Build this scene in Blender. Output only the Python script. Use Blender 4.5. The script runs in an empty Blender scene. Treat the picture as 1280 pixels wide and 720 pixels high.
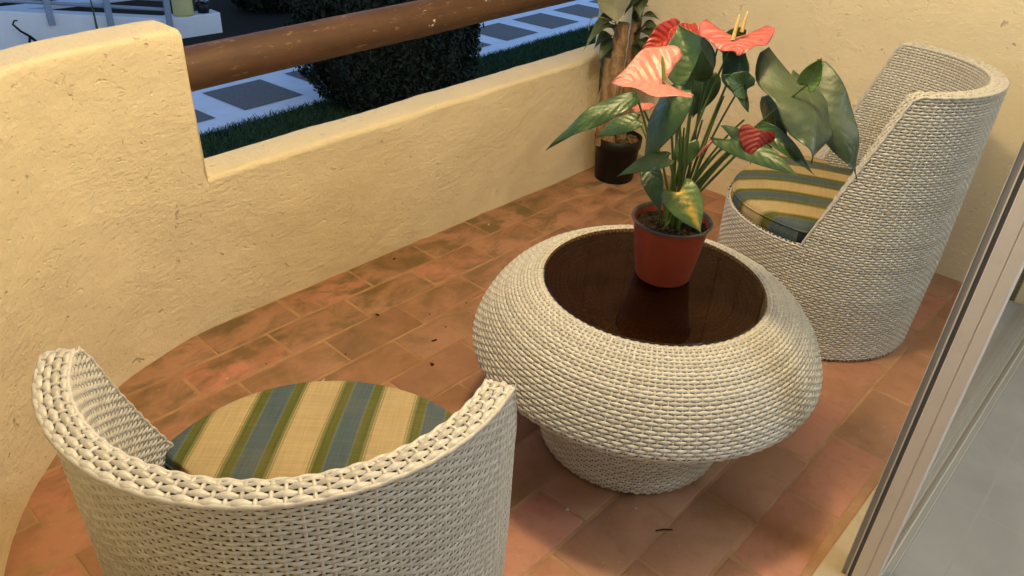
import bpy, bmesh, math, random
import numpy as np
from mathutils import Vector, Matrix
random.seed(7); rng = np.random.default_rng(7)
PI = math.pi
scene = bpy.context.scene
COL = scene.collection

# ------------------------------------------------------------------ helpers
def link(o, parent=None):
    COL.objects.link(o)
    if parent is not None: o.parent = parent
    return o

def tag(o, label=None, cat=None, group=None, kind=None):
    if label: o['label'] = label
    if cat: o['category'] = cat
    if group: o['group'] = group
    if kind: o['kind'] = kind
    return o

def thing(name, label, cat, loc=(0, 0, 0), rz=0.0, group=None):
    o = bpy.data.objects.new(name, None)
    o.empty_display_size = .1
    o.location = loc; o.rotation_euler = (0, 0, rz)
    link(o)
    return tag(o, label, cat, group)

class MB:
    """collects vertices and faces of one mesh"""
    def __init__(s): s.v = []; s.q = []; s.n = 0; s.ng = []; s.mi = []; s.mng = []
    def grid(s, P, closed_u=False, closed_v=False, flip=False, mi=0):
        # P: (a,b,3)
        a, b = P.shape[:2]
        s.v.append(P.reshape(-1, 3))
        I = np.arange(a * b).reshape(a, b) + s.n
        A = np.vstack([I, I[:1]]) if closed_u else I
        A = np.hstack([A, A[:, :1]]) if closed_v else A
        q = np.stack([A[:-1, :-1], A[1:, :-1], A[1:, 1:], A[:-1, 1:]], -1).reshape(-1, 4)
        if flip: q = q[:, ::-1]
        s.q.append(q); s.mi.append(np.full(len(q), mi)); s.n += a * b
    def poly(s, pts, mi=0):
        pts = np.asarray(pts, float)
        s.v.append(pts); s.ng.append(list(range(s.n, s.n + len(pts)))); s.mng.append(mi); s.n += len(pts)
    def box(s, x0, x1, y0, y1, z0, z1, mi=0, rot=0.0, c=None):
        p = np.array([[x, y, z] for z in (z0, z1) for (x, y) in ((x0, y0), (x1, y0), (x1, y1), (x0, y1))], float)
        if rot:
            c = np.array(c if c is not None else [(x0 + x1) / 2, (y0 + y1) / 2, 0])
            d = p - c; cs, sn = math.cos(rot), math.sin(rot)
            p = np.stack([d[:, 0] * cs - d[:, 1] * sn, d[:, 0] * sn + d[:, 1] * cs, d[:, 2]], 1) + c
        f = np.array([[0, 3, 2, 1], [4, 5, 6, 7], [0, 1, 5, 4], [1, 2, 6, 5], [2, 3, 7, 6], [3, 0, 4, 7]]) + s.n
        s.v.append(p); s.q.append(f); s.mi.append(np.full(6, mi)); s.n += 8
    def tube(s, P, R, seg=8, cap=True, mi=0):
        P = np.asarray(P, float); n = len(P); R = np.broadcast_to(np.asarray(R, float), (n,))
        T = np.gradient(P, axis=0); T /= np.linalg.norm(T, axis=1)[:, None] + 1e-12
        ref = np.array([0, 0, 1.]) if abs(T[0, 2]) < .9 else np.array([1., 0, 0])
        g = np.zeros((n, seg, 3)); a = np.linspace(0, 2 * PI, seg, endpoint=False)
        u = np.cross(ref, T[0]); u /= np.linalg.norm(u)
        for i in range(n):
            u = u - T[i] * (u @ T[i]); u /= np.linalg.norm(u); w = np.cross(T[i], u)
            g[i] = P[i] + R[i] * (np.cos(a)[:, None] * u + np.sin(a)[:, None] * w)
        s.grid(g, closed_v=True, mi=mi, flip=True)
        if cap:
            s.poly(g[0], mi); s.poly(g[-1][::-1], mi)
    def lathe(s, prof, seg=48, c=(0, 0, 0), mi=0):
        prof = np.asarray(prof, float); a = np.linspace(0, 2 * PI, seg, endpoint=False)
        g = np.stack([prof[:, None, 0] * np.cos(a) + c[0], prof[:, None, 0] * np.sin(a) + c[1],
                      np.broadcast_to(prof[:, None, 1] + c[2], (len(prof), seg))], -1)
        s.grid(g, closed_v=True, mi=mi, flip=True)
    def build(s, name, mats, parent=None, smooth=False, bevel=0.0, col=None):
        V = np.concatenate(s.v) if s.v else np.zeros((0, 3))
        Q = np.concatenate(s.q) if s.q else np.zeros((0, 4), int)
        me = bpy.data.meshes.new(name)
        loops = Q.reshape(-1).tolist(); starts = list(range(0, len(Q) * 4, 4)); tot = [4] * len(Q)
        k = len(loops)
        for f in s.ng:
            starts.append(k); tot.append(len(f)); loops += f; k += len(f)
        me.vertices.add(len(V)); me.vertices.foreach_set('co', V.astype(np.float32).ravel())
        me.loops.add(len(loops)); me.loops.foreach_set('vertex_index', np.array(loops, np.int32))
        me.polygons.add(len(starts)); me.polygons.foreach_set('loop_start', np.array(starts, np.int32))
        me.polygons.foreach_set('loop_total', np.array(tot, np.int32))
        mi = np.concatenate([*s.mi, np.array(s.mng, int)]) if (s.mi or s.mng) else np.zeros(0, int)
        for m in (mats if isinstance(mats, (list, tuple)) else [mats]): me.materials.append(m)
        me.polygons.foreach_set('material_index', mi.astype(np.int32))
        me.update(calc_edges=True); me.validate()
        me.polygons.foreach_set('use_smooth', np.full(len(me.polygons), bool(smooth)))
        o = link(bpy.data.objects.new(name, me), parent)
        if bevel:
            b = o.modifiers.new('bevel', 'BEVEL'); b.width = bevel; b.segments = 2; b.limit_method = 'ANGLE'
        return o

# ------------------------------------------------------------------ materials
def mat(name, base=(.5, .5, .5), rough=.6, spec=.5, metal=0.0):
    m = bpy.data.materials.new(name); m.use_nodes = True
    b = m.node_tree.nodes['Principled BSDF']
    b.inputs['Base Color'].default_value = (*base, 1); b.inputs['Roughness'].default_value = rough
    b.inputs['Specular IOR Level'].default_value = spec; b.inputs['Metallic'].default_value = metal
    return m
class NT:
    def __init__(s, m): s.t = m.node_tree; s.b = s.t.nodes['Principled BSDF']
    def n(s, typ, **kw):
        x = s.t.nodes.new(typ)
        for k, v in kw.items():
            if k in x.inputs.keys(): x.inputs[k].default_value = v
            else: setattr(x, k, v)
        return x
    def l(s, a, b): s.t.links.new(a, b)
    def coord(s, scale=(1, 1, 1), rot=(0, 0, 0)):
        c = s.n('ShaderNodeTexCoord'); mp = s.n('ShaderNodeMapping'); mp.inputs['Scale'].default_value = scale
        mp.inputs['Rotation'].default_value = rot
        s.l(c.outputs['Object'], mp.inputs['Vector']); return mp.outputs['Vector']
    def noise(s, vec, scale, detail=4, rough=.55, dist=0):
        x = s.n('ShaderNodeTexNoise'); x.inputs['Scale'].default_value = scale; x.inputs['Detail'].default_value = detail
        x.inputs['Roughness'].default_value = rough; x.inputs['Distortion'].default_value = dist
        s.l(vec, x.inputs['Vector']); return x.outputs['Fac']
    def ramp(s, fac, stops, interp='LINEAR'):
        r = s.n('ShaderNodeValToRGB'); r.color_ramp.interpolation = interp
        while len(r.color_ramp.elements) < len(stops): r.color_ramp.elements.new(.5)
        for e, (p, c) in zip(r.color_ramp.elements, stops):
            e.position = p; e.color = (*c, 1) if len(c) == 3 else c
        s.l(fac, r.inputs['Fac']); return r.outputs['Color']
    def mix(s, fac, a, b, mode='MIX'):
        x = s.n('ShaderNodeMix', data_type='RGBA', blend_type=mode)
        for v, sock in ((fac, x.inputs[0]), (a, x.inputs[6]), (b, x.inputs[7])):
            if hasattr(v, 'links'): s.l(v, sock)
            elif isinstance(v, (int, float)): sock.default_value = v
            else: sock.default_value = (*v, 1)
        return x.outputs[2]
    def math(s, op, a, b=0.0, c=0.0):
        x = s.n('ShaderNodeMath', operation=op)
        for v, k in ((a, 0), (b, 1), (c, 2)):
            if hasattr(v, 'links'): s.l(v, x.inputs[k])
            else: x.inputs[k].default_value = v
        return x.outputs[0]
    def bump(s, h, strength, dist, prev=None):
        x = s.n('ShaderNodeBump'); x.inputs['Strength'].default_value = strength; x.inputs['Distance'].default_value = dist
        s.l(h, x.inputs['Height'])
        if prev is not None: s.l(prev, x.inputs['Normal'])
        return x.outputs['Normal']
    def out(s, color=None, rough=None, normal=None):
        if color is not None: s.l(color, s.b.inputs['Base Color'])
        if rough is not None: s.l(rough, s.b.inputs['Roughness'])
        if normal is not None: s.l(normal, s.b.inputs['Normal'])
G3 = lambda v: (v, v, v)

def plaster_mat(name, base):
    m = mat(name, base, .92, .2); t = NT(m)
    v = t.coord(); va = t.coord((1, 1, 1.7), (0, .15, .1))
    big = t.noise(v, 2.2, 3); med = t.noise(v, 9, 5, .6); fine = t.noise(v, 110, 4, .6); trowel = t.noise(va, 42, 6, .64, .3)
    pit = t.ramp(t.noise(va, 46, 3, .5, .25), [(0.28, G3(0)), (0.37, G3(1))])
    pit2 = t.ramp(t.noise(v, 24, 4, .6, .5), [(0.27, G3(0)), (0.33, G3(1))])
    c = t.ramp(big, [(.3, tuple(x * .93 for x in base)), (.7, tuple(min(1, x * 1.05) for x in base))])
    c = t.mix(t.math('MULTIPLY', t.ramp(med, [(.5, G3(0)), (.85, G3(1))]), .12), c, tuple(x * y for x, y in zip(base, (.93, .86, .75))))
    c = t.mix(t.math('MULTIPLY_ADD', pit2, -.35, .35), c, tuple(x * .55 for x in base))
    n1 = t.bump(med, .45, .02); msk = t.ramp(t.noise(v, 3.1, 3, .6), [(.38, G3(.18)), (.62, G3(1))]); n2 = t.bump(t.math('MULTIPLY', trowel, msk), .66, .009, n1); n3 = t.bump(pit, .5, .004, n2)
    n3 = t.bump(pit2, .8, .006, n3); n4 = t.bump(fine, .5, .002, n3)
    t.out(c, None, n4); return m

M = {}
M['plaster'] = plaster_mat('cream plaster', (.70, .588, .39))

def terracotta():
    m = mat('terracotta tile', (.42, .17, .07), .62, .35); t = NT(m)
    at = t.n('ShaderNodeAttribute'); at.attribute_name = 'tint'
    v = t.coord()
    base = t.ramp(at.outputs['Fac'], [(0, (.29, .145, .09)), (.25, (.34, .17, .105)), (.5, (.335, .18, .112)), (.75, (.38, .175, .112)), (1, (.44, .18, .125))])
    off = t.n('ShaderNodeVectorMath', operation='ADD'); sc_ = t.n('ShaderNodeVectorMath', operation='SCALE'); sc_.inputs[0].default_value = (7.3, 3.1, 5.7); t.l(at.outputs['Fac'], sc_.inputs['Scale']); t.l(v, off.inputs[0]); t.l(sc_.outputs[0], off.inputs[1]); vt = off.outputs[0]
    n1 = t.noise(vt, 5, 6, .65); n2 = t.noise(vt, 26, 5, .6); n3 = t.noise(v, 130, 3, .6)
    c = t.mix(t.ramp(n1, [(.4, G3(0)), (.75, G3(.6))]), base, (.38, .215, .115))
    c = t.mix(t.ramp(n2, [(.5, G3(0)), (.75, G3(.45))]), c, (.22, .10, .048))
    # mossy dark stains near the parapet wall
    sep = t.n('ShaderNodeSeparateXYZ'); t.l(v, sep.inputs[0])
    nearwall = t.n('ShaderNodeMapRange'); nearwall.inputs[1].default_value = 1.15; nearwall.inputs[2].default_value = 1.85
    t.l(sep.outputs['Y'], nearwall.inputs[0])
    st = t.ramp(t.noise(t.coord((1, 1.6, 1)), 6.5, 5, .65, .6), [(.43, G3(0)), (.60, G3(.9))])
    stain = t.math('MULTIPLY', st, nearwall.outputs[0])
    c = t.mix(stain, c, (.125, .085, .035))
    # scattered stains and pale scuffs elsewhere
    st2 = t.ramp(t.noise(vt, 3.6, 5, .6, .4), [(.50, G3(0)), (.70, G3(.6))])
    c = t.mix(st2, c, (.20, .10, .04))
    sc = t.ramp(t.noise(t.coord((1, 1, 1), (0, 0, .7)), 17, 6, .7, 1.5), [(.66, G3(0)), (.78, G3(.5))])
    c = t.mix(sc, c, (.50, .34, .23))
    sp = t.ramp(t.noise(v, 75, 2, .5), [(.70, G3(0)), (.76, G3(.5))])
    c = t.mix(sp, c, (.48, .32, .21))
    r = t.ramp(n1, [(.3, G3(.5)), (.7, G3(.72))])
    nn = t.bump(n1, .25, .004); nn = t.bump(n2, .3, .002, nn); nn = t.bump(n3, .3, .0008, nn)
    t.out(c, r, nn); return m
M['tile'] = terracotta()
def grout():
    m = mat('tile grout', (.40, .26, .14), .9, .1); t = NT(m); v = t.coord()
    n = t.noise(v, 9, 5, .65); f = t.noise(v, 150, 3)
    t.out(t.ramp(n, [(.3, (.27, .15, .08)), (.55, (.36, .21, .115)), (.8, (.44, .29, .175))]), None, t.bump(f, .5, .001)); return m
M['grout'] = grout()

def wicker(name, c0, c1, c2):
    m = mat(name, c1, .38, .5); t = NT(m)
    g = t.n('ShaderNodeNewGeometry'); v = t.coord()
    c = t.ramp(g.outputs['Random Per Island'], [(0, c0), (.3, c1), (.65, c1), (1, c2)])
    st = t.noise(v, 160, 3, .6); lg = t.noise(v, 6, 3)
    c = t.mix(t.ramp(st, [(.45, G3(0)), (.75, G3(.45))]), c, tuple(x * .62 for x in c0))
    c = t.mix(t.ramp(lg, [(.5, G3(0)), (.8, G3(.2))]), c, tuple(x * .8 for x in c0))
    t.out(c, None, t.bump(st, .2, .0006)); return m
M['wicker'] = wicker('synthetic wicker', (.43, .395, .335), (.54, .505, .445), (.61, .575, .515))
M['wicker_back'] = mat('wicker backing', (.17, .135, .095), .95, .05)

def fabric():
    m = mat('striped canvas', (.6, .45, .25), .9, .15); t = NT(m)
    v = t.coord(); sep = t.n('ShaderNodeSeparateXYZ'); t.l(v, sep.inputs[0])
    P = .155
    wob = t.math('MULTIPLY', t.math('SUBTRACT', t.noise(v, 5, 2), .5), .006)
    y = t.math('ADD', t.math('ADD', sep.outputs['Y'], wob), 10 * P + .022 + P / 2)
    ph = t.math('FRACT', t.math('DIVIDE', y, P))
    blue = (.070, .100, .115); gb = (.11, .13, .10); grn = (.10, .105, .022); tr = (.22, .19, .075); be = (.42, .315, .165); tr2 = (.17, .16, .06); grn2 = (.085, .095, .028)
    stops = [(0, be), (.195, tr), (.21, be), (.22, tr2), (.255, grn2), (.29, grn), (.36, gb), (.385, blue), (.615, gb), (.64, grn), (.71, grn2), (.745, tr2), (.78, be), (.79, tr), (.805, be)]
    st2 = [stops[0]]
    for (p0, c0), (p1, c1) in zip(stops, stops[1:]): st2 += [(p1 - .006, c0), (p1 + .006, c1)]
    c = t.ramp(ph, st2)
    w1 = t.n('ShaderNodeTexWave', wave_type='BANDS', bands_direction='X'); w1.inputs['Scale'].default_value = 260; t.l(v, w1.inputs['Vector'])
    w2 = t.n('ShaderNodeTexWave', wave_type='BANDS', bands_direction='Y'); w2.inputs['Scale'].default_value = 260; t.l(v, w2.inputs['Vector'])
    ws = t.math('ADD', w1.outputs['Fac'], w2.outputs['Fac'])
    slub = t.noise(t.coord((6, 240, 1)), 1.5, 3)
    slub2 = t.noise(t.coord((240, 6, 1)), 1.5, 3)
    k = t.math('ADD', slub, slub2)
    c = t.mix(1.0, c, t.ramp(t.math('MULTIPLY', k, .5), [(.3, G3(.72)), (.7, G3(1.15))]), 'MULTIPLY')
    big = t.noise(v, 7, 4)
    c = t.mix(t.ramp(big, [(.5, G3(0)), (.8, G3(.25))]), c, (.2, .15, .08))
    n = t.bump(ws, .25, .0006); n = t.bump(t.noise(v, 14, 3), .3, .006, n)
    t.out(c, None, n); return m
M['fabric'] = fabric()
M['navy'] = mat('navy canvas band', (.022, .032, .042), .9, .1)

def wood(name, a, b, sc=(1, 14, 14), rough=.62, flake=True):
    m = mat(name, a, rough, .4); t = NT(m); v = t.coord(sc); vo = t.coord()
    n = t.noise(v, 3, 6, .65, .5); n2 = t.noise(vo, 5, 4)
    c = t.ramp(n, [(.3, a), (.7, b)]); c = t.mix(t.ramp(n2, [(.45, G3(0)), (.75, G3(.6))]), c, tuple(x * .45 for x in a))
    h = n
    if flake:
        f = t.ramp(t.noise(t.coord((.55, 1, 1)), 14, 4, .6, .2), [(.69, G3(0)), (.70, G3(1))])
        c = t.mix(f, c, (.66, .58, .46))
        f2 = t.ramp(t.noise(t.coord((.25, 1, 1)), 70, 4, .7, .3), [(.61, G3(0)), (.66, G3(.6))])
        c = t.mix(f2, c, (.30, .185, .10))
    t.out(c, None, t.bump(h, .25, .003)); return m
M['rail'] = wood('painted round beam', (.072, .034, .017), (.108, .052, .026))
M['plank'] = wood('dark shutter wood', (.20, .10, .05), (.30, .15, .075), (14, 14, 1), .5, False)

M['frame'] = mat('white powder coated aluminium', (.72, .64, .56), .42, .4)
t = NT(M['frame']); _v = t.coord()
t.out(t.mix(t.ramp(t.noise(_v, 13, 5, .7), [(.52, G3(0)), (.8, G3(.35))]), (.72, .64, .56), (.50, .41, .33)), None, t.bump(t.noise(_v, 240, 2), .15, .0004))
M['alu'] = mat('grey anodised aluminium', (.46, .45, .43), .4, .5)
M['alu_dark'] = mat('dull grey aluminium', (.30, .29, .27), .5, .4)
M['gasket'] = mat('black rubber gasket', (.18, .175, .165), .8, .2)
M['floor_in'] = mat('grey stone floor tile', (.36, .36, .37), .42, .5)
t = NT(M['floor_in']); _v = t.coord()
_br = t.n('ShaderNodeTexBrick'); _br.offset = 0; _br.inputs['Scale'].default_value = 1; _br.inputs['Brick Width'].default_value = .45
_br.inputs['Row Height'].default_value = .45; _br.inputs['Mortar Size'].default_value = .002; t.l(_v, _br.inputs['Vector'])
_c = t.ramp(t.noise(_v, 3.5, 6, .6, .8), [(.3, (.22, .22, .222)), (.7, (.29, .29, .29))])
t.out(t.mix(_br.outputs['Fac'], _c, (.27, .27, .27)), t.ramp(t.noise(_v, 6, 4), [(.3, G3(.36)), (.7, G3(.5))]))
M['marble'] = mat('beige stone sill', (.62, .50, .33), .5, .4)
t = NT(M['marble']); _v = t.coord(); t.out(t.ramp(t.noise(_v, 8, 6, .7, 1), [(.3, (.36, .29, .20)), (.7, (.44, .36, .26))]))
M['white_wall'] = mat('white render', (.74, .74, .74), .9, .2)
t = NT(M['white_wall']); _v = t.coord(); t.out(t.ramp(t.noise(_v, 1.5, 5, .6), [(.3, (.68, .68, .68)), (.7, (.78, .78, .78))]), None, t.bump(t.noise(_v, 40, 4), .3, .01))

def smoked_glass():
    m = bpy.data.materials.new('smoked glass'); m.use_nodes = True; nt = m.node_tree; nt.nodes.clear()
    o = nt.nodes.new('ShaderNodeOutputMaterial'); mx = nt.nodes.new('ShaderNodeMixShader'); fr = nt.nodes.new('ShaderNodeFresnel')
    tr = nt.nodes.new('ShaderNodeBsdfTransparent'); gl = nt.nodes.new('ShaderNodeBsdfGlossy')
    tr.inputs[0].default_value = (.45, .365, .26, 1); gl.inputs['Roughness'].default_value = .015; fr.inputs['IOR'].default_value = 1.6
    ge = nt.nodes.new('ShaderNodeNewGeometry'); mu = nt.nodes.new('ShaderNodeMath'); mu.operation = 'MULTIPLY_ADD'; mu.inputs[1].default_value = -1; mu.inputs[2].default_value = 1
    m2 = nt.nodes.new('ShaderNodeMath'); m2.operation = 'MULTIPLY'; nt.links.new(ge.outputs['Backfacing'], mu.inputs[0]); nt.links.new(mu.outputs[0], m2.inputs[0]); nt.links.new(fr.outputs[0], m2.inputs[1])
    nt.links.new(m2.outputs[0], mx.inputs[0]); nt.links.new(tr.outputs[0], mx.inputs[1]); nt.links.new(gl.outputs[0], mx.inputs[2])
    nt.links.new(mx.outputs[0], o.inputs[0]); return m
M['smoked'] = smoked_glass()
def clear_glass():
    m = bpy.data.materials.new('door glass'); m.use_nodes = True; nt = m.node_tree; nt.nodes.clear()
    o = nt.nodes.new('ShaderNodeOutputMaterial'); mx = nt.nodes.new('ShaderNodeMixShader'); fr = nt.nodes.new('ShaderNodeFresnel')
    tr = nt.nodes.new('ShaderNodeBsdfTransparent'); gl = nt.nodes.new('ShaderNodeBsdfGlossy')
    tr.inputs[0].default_value = (.95, .96, .96, 1); gl.inputs['Roughness'].default_value = .02; fr.inputs['IOR'].default_value = 1.6
    ge = nt.nodes.new('ShaderNodeNewGeometry'); mu = nt.nodes.new('ShaderNodeMath'); mu.operation = 'MULTIPLY_ADD'; mu.inputs[1].default_value = -1; mu.inputs[2].default_value = 1
    m2 = nt.nodes.new('ShaderNodeMath'); m2.operation = 'MULTIPLY'; nt.links.new(ge.outputs['Backfacing'], mu.inputs[0]); nt.links.new(mu.outputs[0], m2.inputs[0]); nt.links.new(fr.outputs[0], m2.inputs[1])
    nt.links.new(m2.outputs[0], mx.inputs[0]); nt.links.new(tr.outputs[0], mx.inputs[1]); nt.links.new(gl.outputs[0], mx.inputs[2])
    nt.links.new(mx.outputs[0], o.inputs[0]); return m
M['glass'] = clear_glass()

# ------------------------------------------------------------------ camera
CAMH = 1.40
f_px, pitch, roll, yaw = 965.0, math.radians(31.63), math.radians(3.64), math.radians(40.83)
fw = Vector((math.cos(pitch) * math.cos(yaw), math.cos(pitch) * math.sin(yaw), -math.sin(pitch)))
rt = Vector((math.sin(yaw), -math.cos(yaw), 0)); up = rt.cross(fw)
rt2 = math.cos(roll) * rt + math.sin(roll) * up; up2 = -math.sin(roll) * rt + math.cos(roll) * up
cd = bpy.data.cameras.new('camera'); cam = bpy.data.objects.new('camera', cd); COL.objects.link(cam)
cam.matrix_world = Matrix(((rt2.x, up2.x, -fw.x, 0), (rt2.y, up2.y, -fw.y, 0), (rt2.z, up2.z, -fw.z, CAMH), (0, 0, 0, 1)))
cd.sensor_width = 36; cd.lens = f_px / 1280 * 36; cd.clip_start = .02; cd.clip_end = 300
scene.camera = cam
def at(px, py, dist):
    """point of the plant measured on the photograph, at its horizontal distance from the camera"""
    d = (px - 640) / f_px * rt2 + (360 - py) / f_px * up2 + fw
    h = math.hypot(d.x, d.y)
    return np.array(d) * (dist / h) + np.array([0, 0, CAMH])

# ------------------------------------------------------------------ floor of the balcony (tiles + grout)
def build_floor():
    g = MB(); g.poly([(-.6, .112, -.0016), (3.0, .112, -.0016), (3.0, 2.2, -.0016), (-.6, 2.2, -.0016)])
    go = g.build('balcony_floor_grout', M['grout']); tag(go, kind='structure')
    L, W, gap = .287, .1436, .0055
    verts = []; mb = MB(); tints = []
    for r in range(-2, 13):
        y0 = .378 + W * r
        off = (0 if r % 2 == 0 else .5) * L + rng.normal(0, .012)
        for k in range(-4, 12):
            x0 = 1.377 + off + L * (k - 4)
            x1 = x0 + L
            if x1 < -.5 or x0 > 3.1: continue
            j = rng.normal(0, .0012, 4); gg = gap / 2
            a, b, c, d = x0 + gg + j[0], x1 - gg + j[1], y0 + gg + j[2], y0 + W - gg + j[3]
            a = max(a, -.6); b = min(b, 2.995); 
            if b - a < .02: continue
            c = max(c, .216)
            if d - c < .02: continue
            zt = rng.normal(0, .0009, 4); e = .004
            n = 5
            # top as small grid with rounded edge
            xs = np.array([a, a + e * .4, a + e, b - e, b - e * .4, b]); ys = np.array([c, c + e * .4, c + e, d - e, d - e * .4, d])
            X, Y = np.meshgrid(xs, ys, indexing='ij')
            fx = (X - a) / (b - a); fy = (Y - c) / (d - c)
            Z = zt[0] * (1 - fx) * (1 - fy) + zt[1] * fx * (1 - fy) + zt[2] * fx * fy + zt[3] * (1 - fx) * fy
            dist = np.minimum(np.minimum(X - a, b - X), np.minimum(Y - c, d - Y))
            Z = Z - np.where(dist < 1e-6, .006, np.where(dist < e * .7, .0016, 0))
            mb.grid(np.stack([X, Y, Z], -1)); tints.append((25, rng.random()))
    o = mb.build('balcony_floor', M['tile'], smooth=True); tag(o, kind='structure')
    at_ = o.data.attributes.new('tint', 'FLOAT', 'FACE')
    at_.data.foreach_set('value', np.concatenate([np.full(n, t_) for n, t_ in tints]).astype(np.float32))
build_floor()

# ------------------------------------------------------------------ plaster walls
def smooth_noise(P, s, amp):
    from mathutils import noise
    return np.array([noise.noise(Vector((p[0] * s, p[1] * s, p[2] * s))) * amp for p in P.reshape(-1, 3)]).reshape(P.shape[:2])

def sweep_wall(path, hfun, thick, name, label, ends=(True, True), r=.016, res=.03, rough=.004, zb=-.06, step=None, zfix=.459):
    """plaster wall: path = plan curve of the inner face (balcony on the right of travel), height profile hfun(s);
    step = arc length at which the tall part drops to the low part"""
    P = np.asarray(path, float); seg = np.r_[0, np.cumsum(np.linalg.norm(np.diff(P, axis=0), axis=1))]
    s = np.linspace(0, seg[-1], max(3, int(seg[-1] / res)))
    if step is not None:
        e = np.array([.0, .0012, .004, .008, .012, .016]) * r / .016
        s = np.unique(np.r_[s[(s < step - r - .004) | (s > step + .008)], step - e, step + .0006, step + .006])
    n = len(s)
    X = np.interp(s, seg, P[:, 0]); Y = np.interp(s, seg, P[:, 1])
    T = np.stack([np.gradient(X, s), np.gradient(Y, s)], 1)
    for k in range(3): T[1:-1] = (T[:-2] + T[1:-1] * 2 + T[2:]) / 4
    T /= np.linalg.norm(T, axis=1)[:, None]
    N = np.stack([-T[:, 1], T[:, 0]], 1)
    H = np.array([hfun(x) for x in s]); hm = H.max()
    nf = int(zfix / res) + 2; nu = max(3, int((hm - zfix) / res) + 2)
    def pf(h, ins):
        q = [(0, z) for z in np.linspace(zb, zfix, nf)]
        q += [(ins, z) for z in np.linspace(zfix, h - r, nu)[1:]]
        for a in np.linspace(0, PI / 2, 5)[1:]: q.append((ins + r - r * math.cos(a), h - ins - r + r * math.sin(a)))
        for x in np.linspace(ins + r, thick - ins - r, 6)[1:]: q.append((x, h - ins))
        for a in np.linspace(0, PI / 2, 5)[1:]: q.append((thick - ins - r + r * math.sin(a), h - ins - r + r * math.cos(a)))
        q += [(thick - ins, z) for z in np.linspace(h - r, zfix, nu)[1:-1]]
        q += [(thick, z) for z in np.linspace(zfix, zb, nf)]
        return np.array(q)
    Q = []
    for i in range(n):
        ins = 0
        if step is not None and step - r <= s[i] <= step + 1e-9:
            d_ = step - s[i]; ins = r - math.sqrt(max(0, r * r - (r - d_) ** 2))
        Q.append(pf(H[i], ins))
    Q = np.array(Q)
    G = np.stack([X[:, None] + N[:, None, 0] * Q[..., 0], Y[:, None] + N[:, None, 1] * Q[..., 0], Q[..., 1]], -1)
    d1 = smooth_noise(G, 6, rough) + smooth_noise(G + 5, 19, rough * .45)
    d2 = smooth_noise(G + 11, 5, rough) + smooth_noise(G + 3, 21, rough * .4)
    G[:, :, 0] += N[:, None, 0] * d1; G[:, :, 1] += N[:, None, 1] * d1; G[:, :, 2] += np.where(G[:, :, 2] > .3, d2, 0)
    mb = MB(); mb.grid(G)
    for e, i in ((ends[0], 0), (ends[1], n - 1)):
        if not e: continue
        sgn = -1 if i == 0 else 1
        base = G[i]; rings = [base]; o_ = Q[i][:, 0]
        for a in (25, 55, 90):
            k = math.radians(a); inset = r * (1 - math.cos(k))
            p = base.copy()
            p[:, :2] += N[i][None] * (np.clip(o_, inset, thick - inset) - o_)[:, None]; p[:, 2] = np.minimum(p[:, 2], p[:, 2].max() - inset)
            p[:, :2] += sgn * T[i] * r * math.sin(k)
            rings.append(p)
        mb.grid(np.stack(rings), flip=(i != 0)); pts = rings[-1]
        mb.poly(pts if i == 0 else pts[::-1])
    o = mb.build(name, M['plaster'], smooth=True)
    return tag(o, label, 'wall')

arc = [(.95 + .94 * math.cos(a), 1.018 + .94 * math.sin(a)) for a in np.linspace(math.radians(181), math.radians(90), 60)]
pw = [(.008, .30), (.009, .6)] + arc[:-1] + [(.96, 1.9585), (1.6, 1.9590), (2.3, 1.962), (2.996, 1.967)]
_sg = np.r_[0, np.cumsum(np.linalg.norm(np.diff(np.array(pw), axis=0), axis=1))]
_st = np.interp(.928, np.array(pw)[3:, 0], _sg[3:])
sweep_wall(pw, lambda x: .888 if x <= _st + 1e-6 else .478 + (.535 - .478) * (x - _st) / 2.07, .14, 'parapet_wall',
           'cream plaster parapet, tall and curved behind the low chair then low under the brown beam', ends=(False, False), step=_st)
sweep_wall([(3.0, 2.165), (2.9995, 1.0), (3.0, .02)], lambda x: 2.48, .2, 'side_wall',
           'high cream plaster wall behind the tall backed wicker chair and the potted plants', ends=(True, False), res=.035, rough=.0035)

# ------------------------------------------------------------------ round beam
def beam():
    P = np.linspace((.93, 2.028, .762), (3.02, 2.028, .832), 80); n, sg = 80, 40
    a = np.linspace(0, 2 * PI, sg, endpoint=False)
    from mathutils import noise
    G = np.zeros((n, sg, 3))
    for i in range(n):
        for k in range(sg):
            rr = .058 + .0016 * noise.noise(Vector((P[i, 0] * 3, math.cos(a[k]) * 2, math.sin(a[k]) * 2))) + .0006 * noise.noise(Vector((P[i, 0] * 25, math.cos(a[k]) * 6, math.sin(a[k]) * 6)))
            G[i, k] = P[i] + rr * np.array([0, math.cos(a[k]), math.sin(a[k])])
    mb = MB(); mb.grid(G, closed_v=True); mb.poly(G[0]); mb.poly(G[-1][::-1])
    o = mb.build('wooden_beam', M['rail'], smooth=True)
    tag(o, 'thick round brown painted handrail beam with flaking spots above the low wall', 'handrail')
beam()

# ------------------------------------------------------------------ woven wicker
def strand(mb, P, T, N, w, h):
    """flat rounded cane: P centre line, T across, N outwards, w half width array, h bulge"""
    off = np.array([-1, -.62, 0, .62, 1.]); ht = np.array([-1.3, .35, 1, .35, -1.3])
    G = P[:, None] + T[:, None] * (w[:, None] * off[None])[..., None] + N[:, None] * (h * ht)[None, :, None]
    mb.grid(G)

def frame_of(S, u, v, sgn, eps=1e-4):
    du = (S(u + eps, v) - S(u - eps, v)); dv = (S(u, v + eps) - S(u, v - eps))
    N = np.cross(du, dv); N /= np.linalg.norm(N, axis=1)[:, None] + 1e-12
    T = dv / (np.linalg.norm(dv, axis=1)[:, None] + 1e-12)
    U = du / (np.linalg.norm(du, axis=1)[:, None] + 1e-12)
    return N * sgn, T, U

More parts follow.
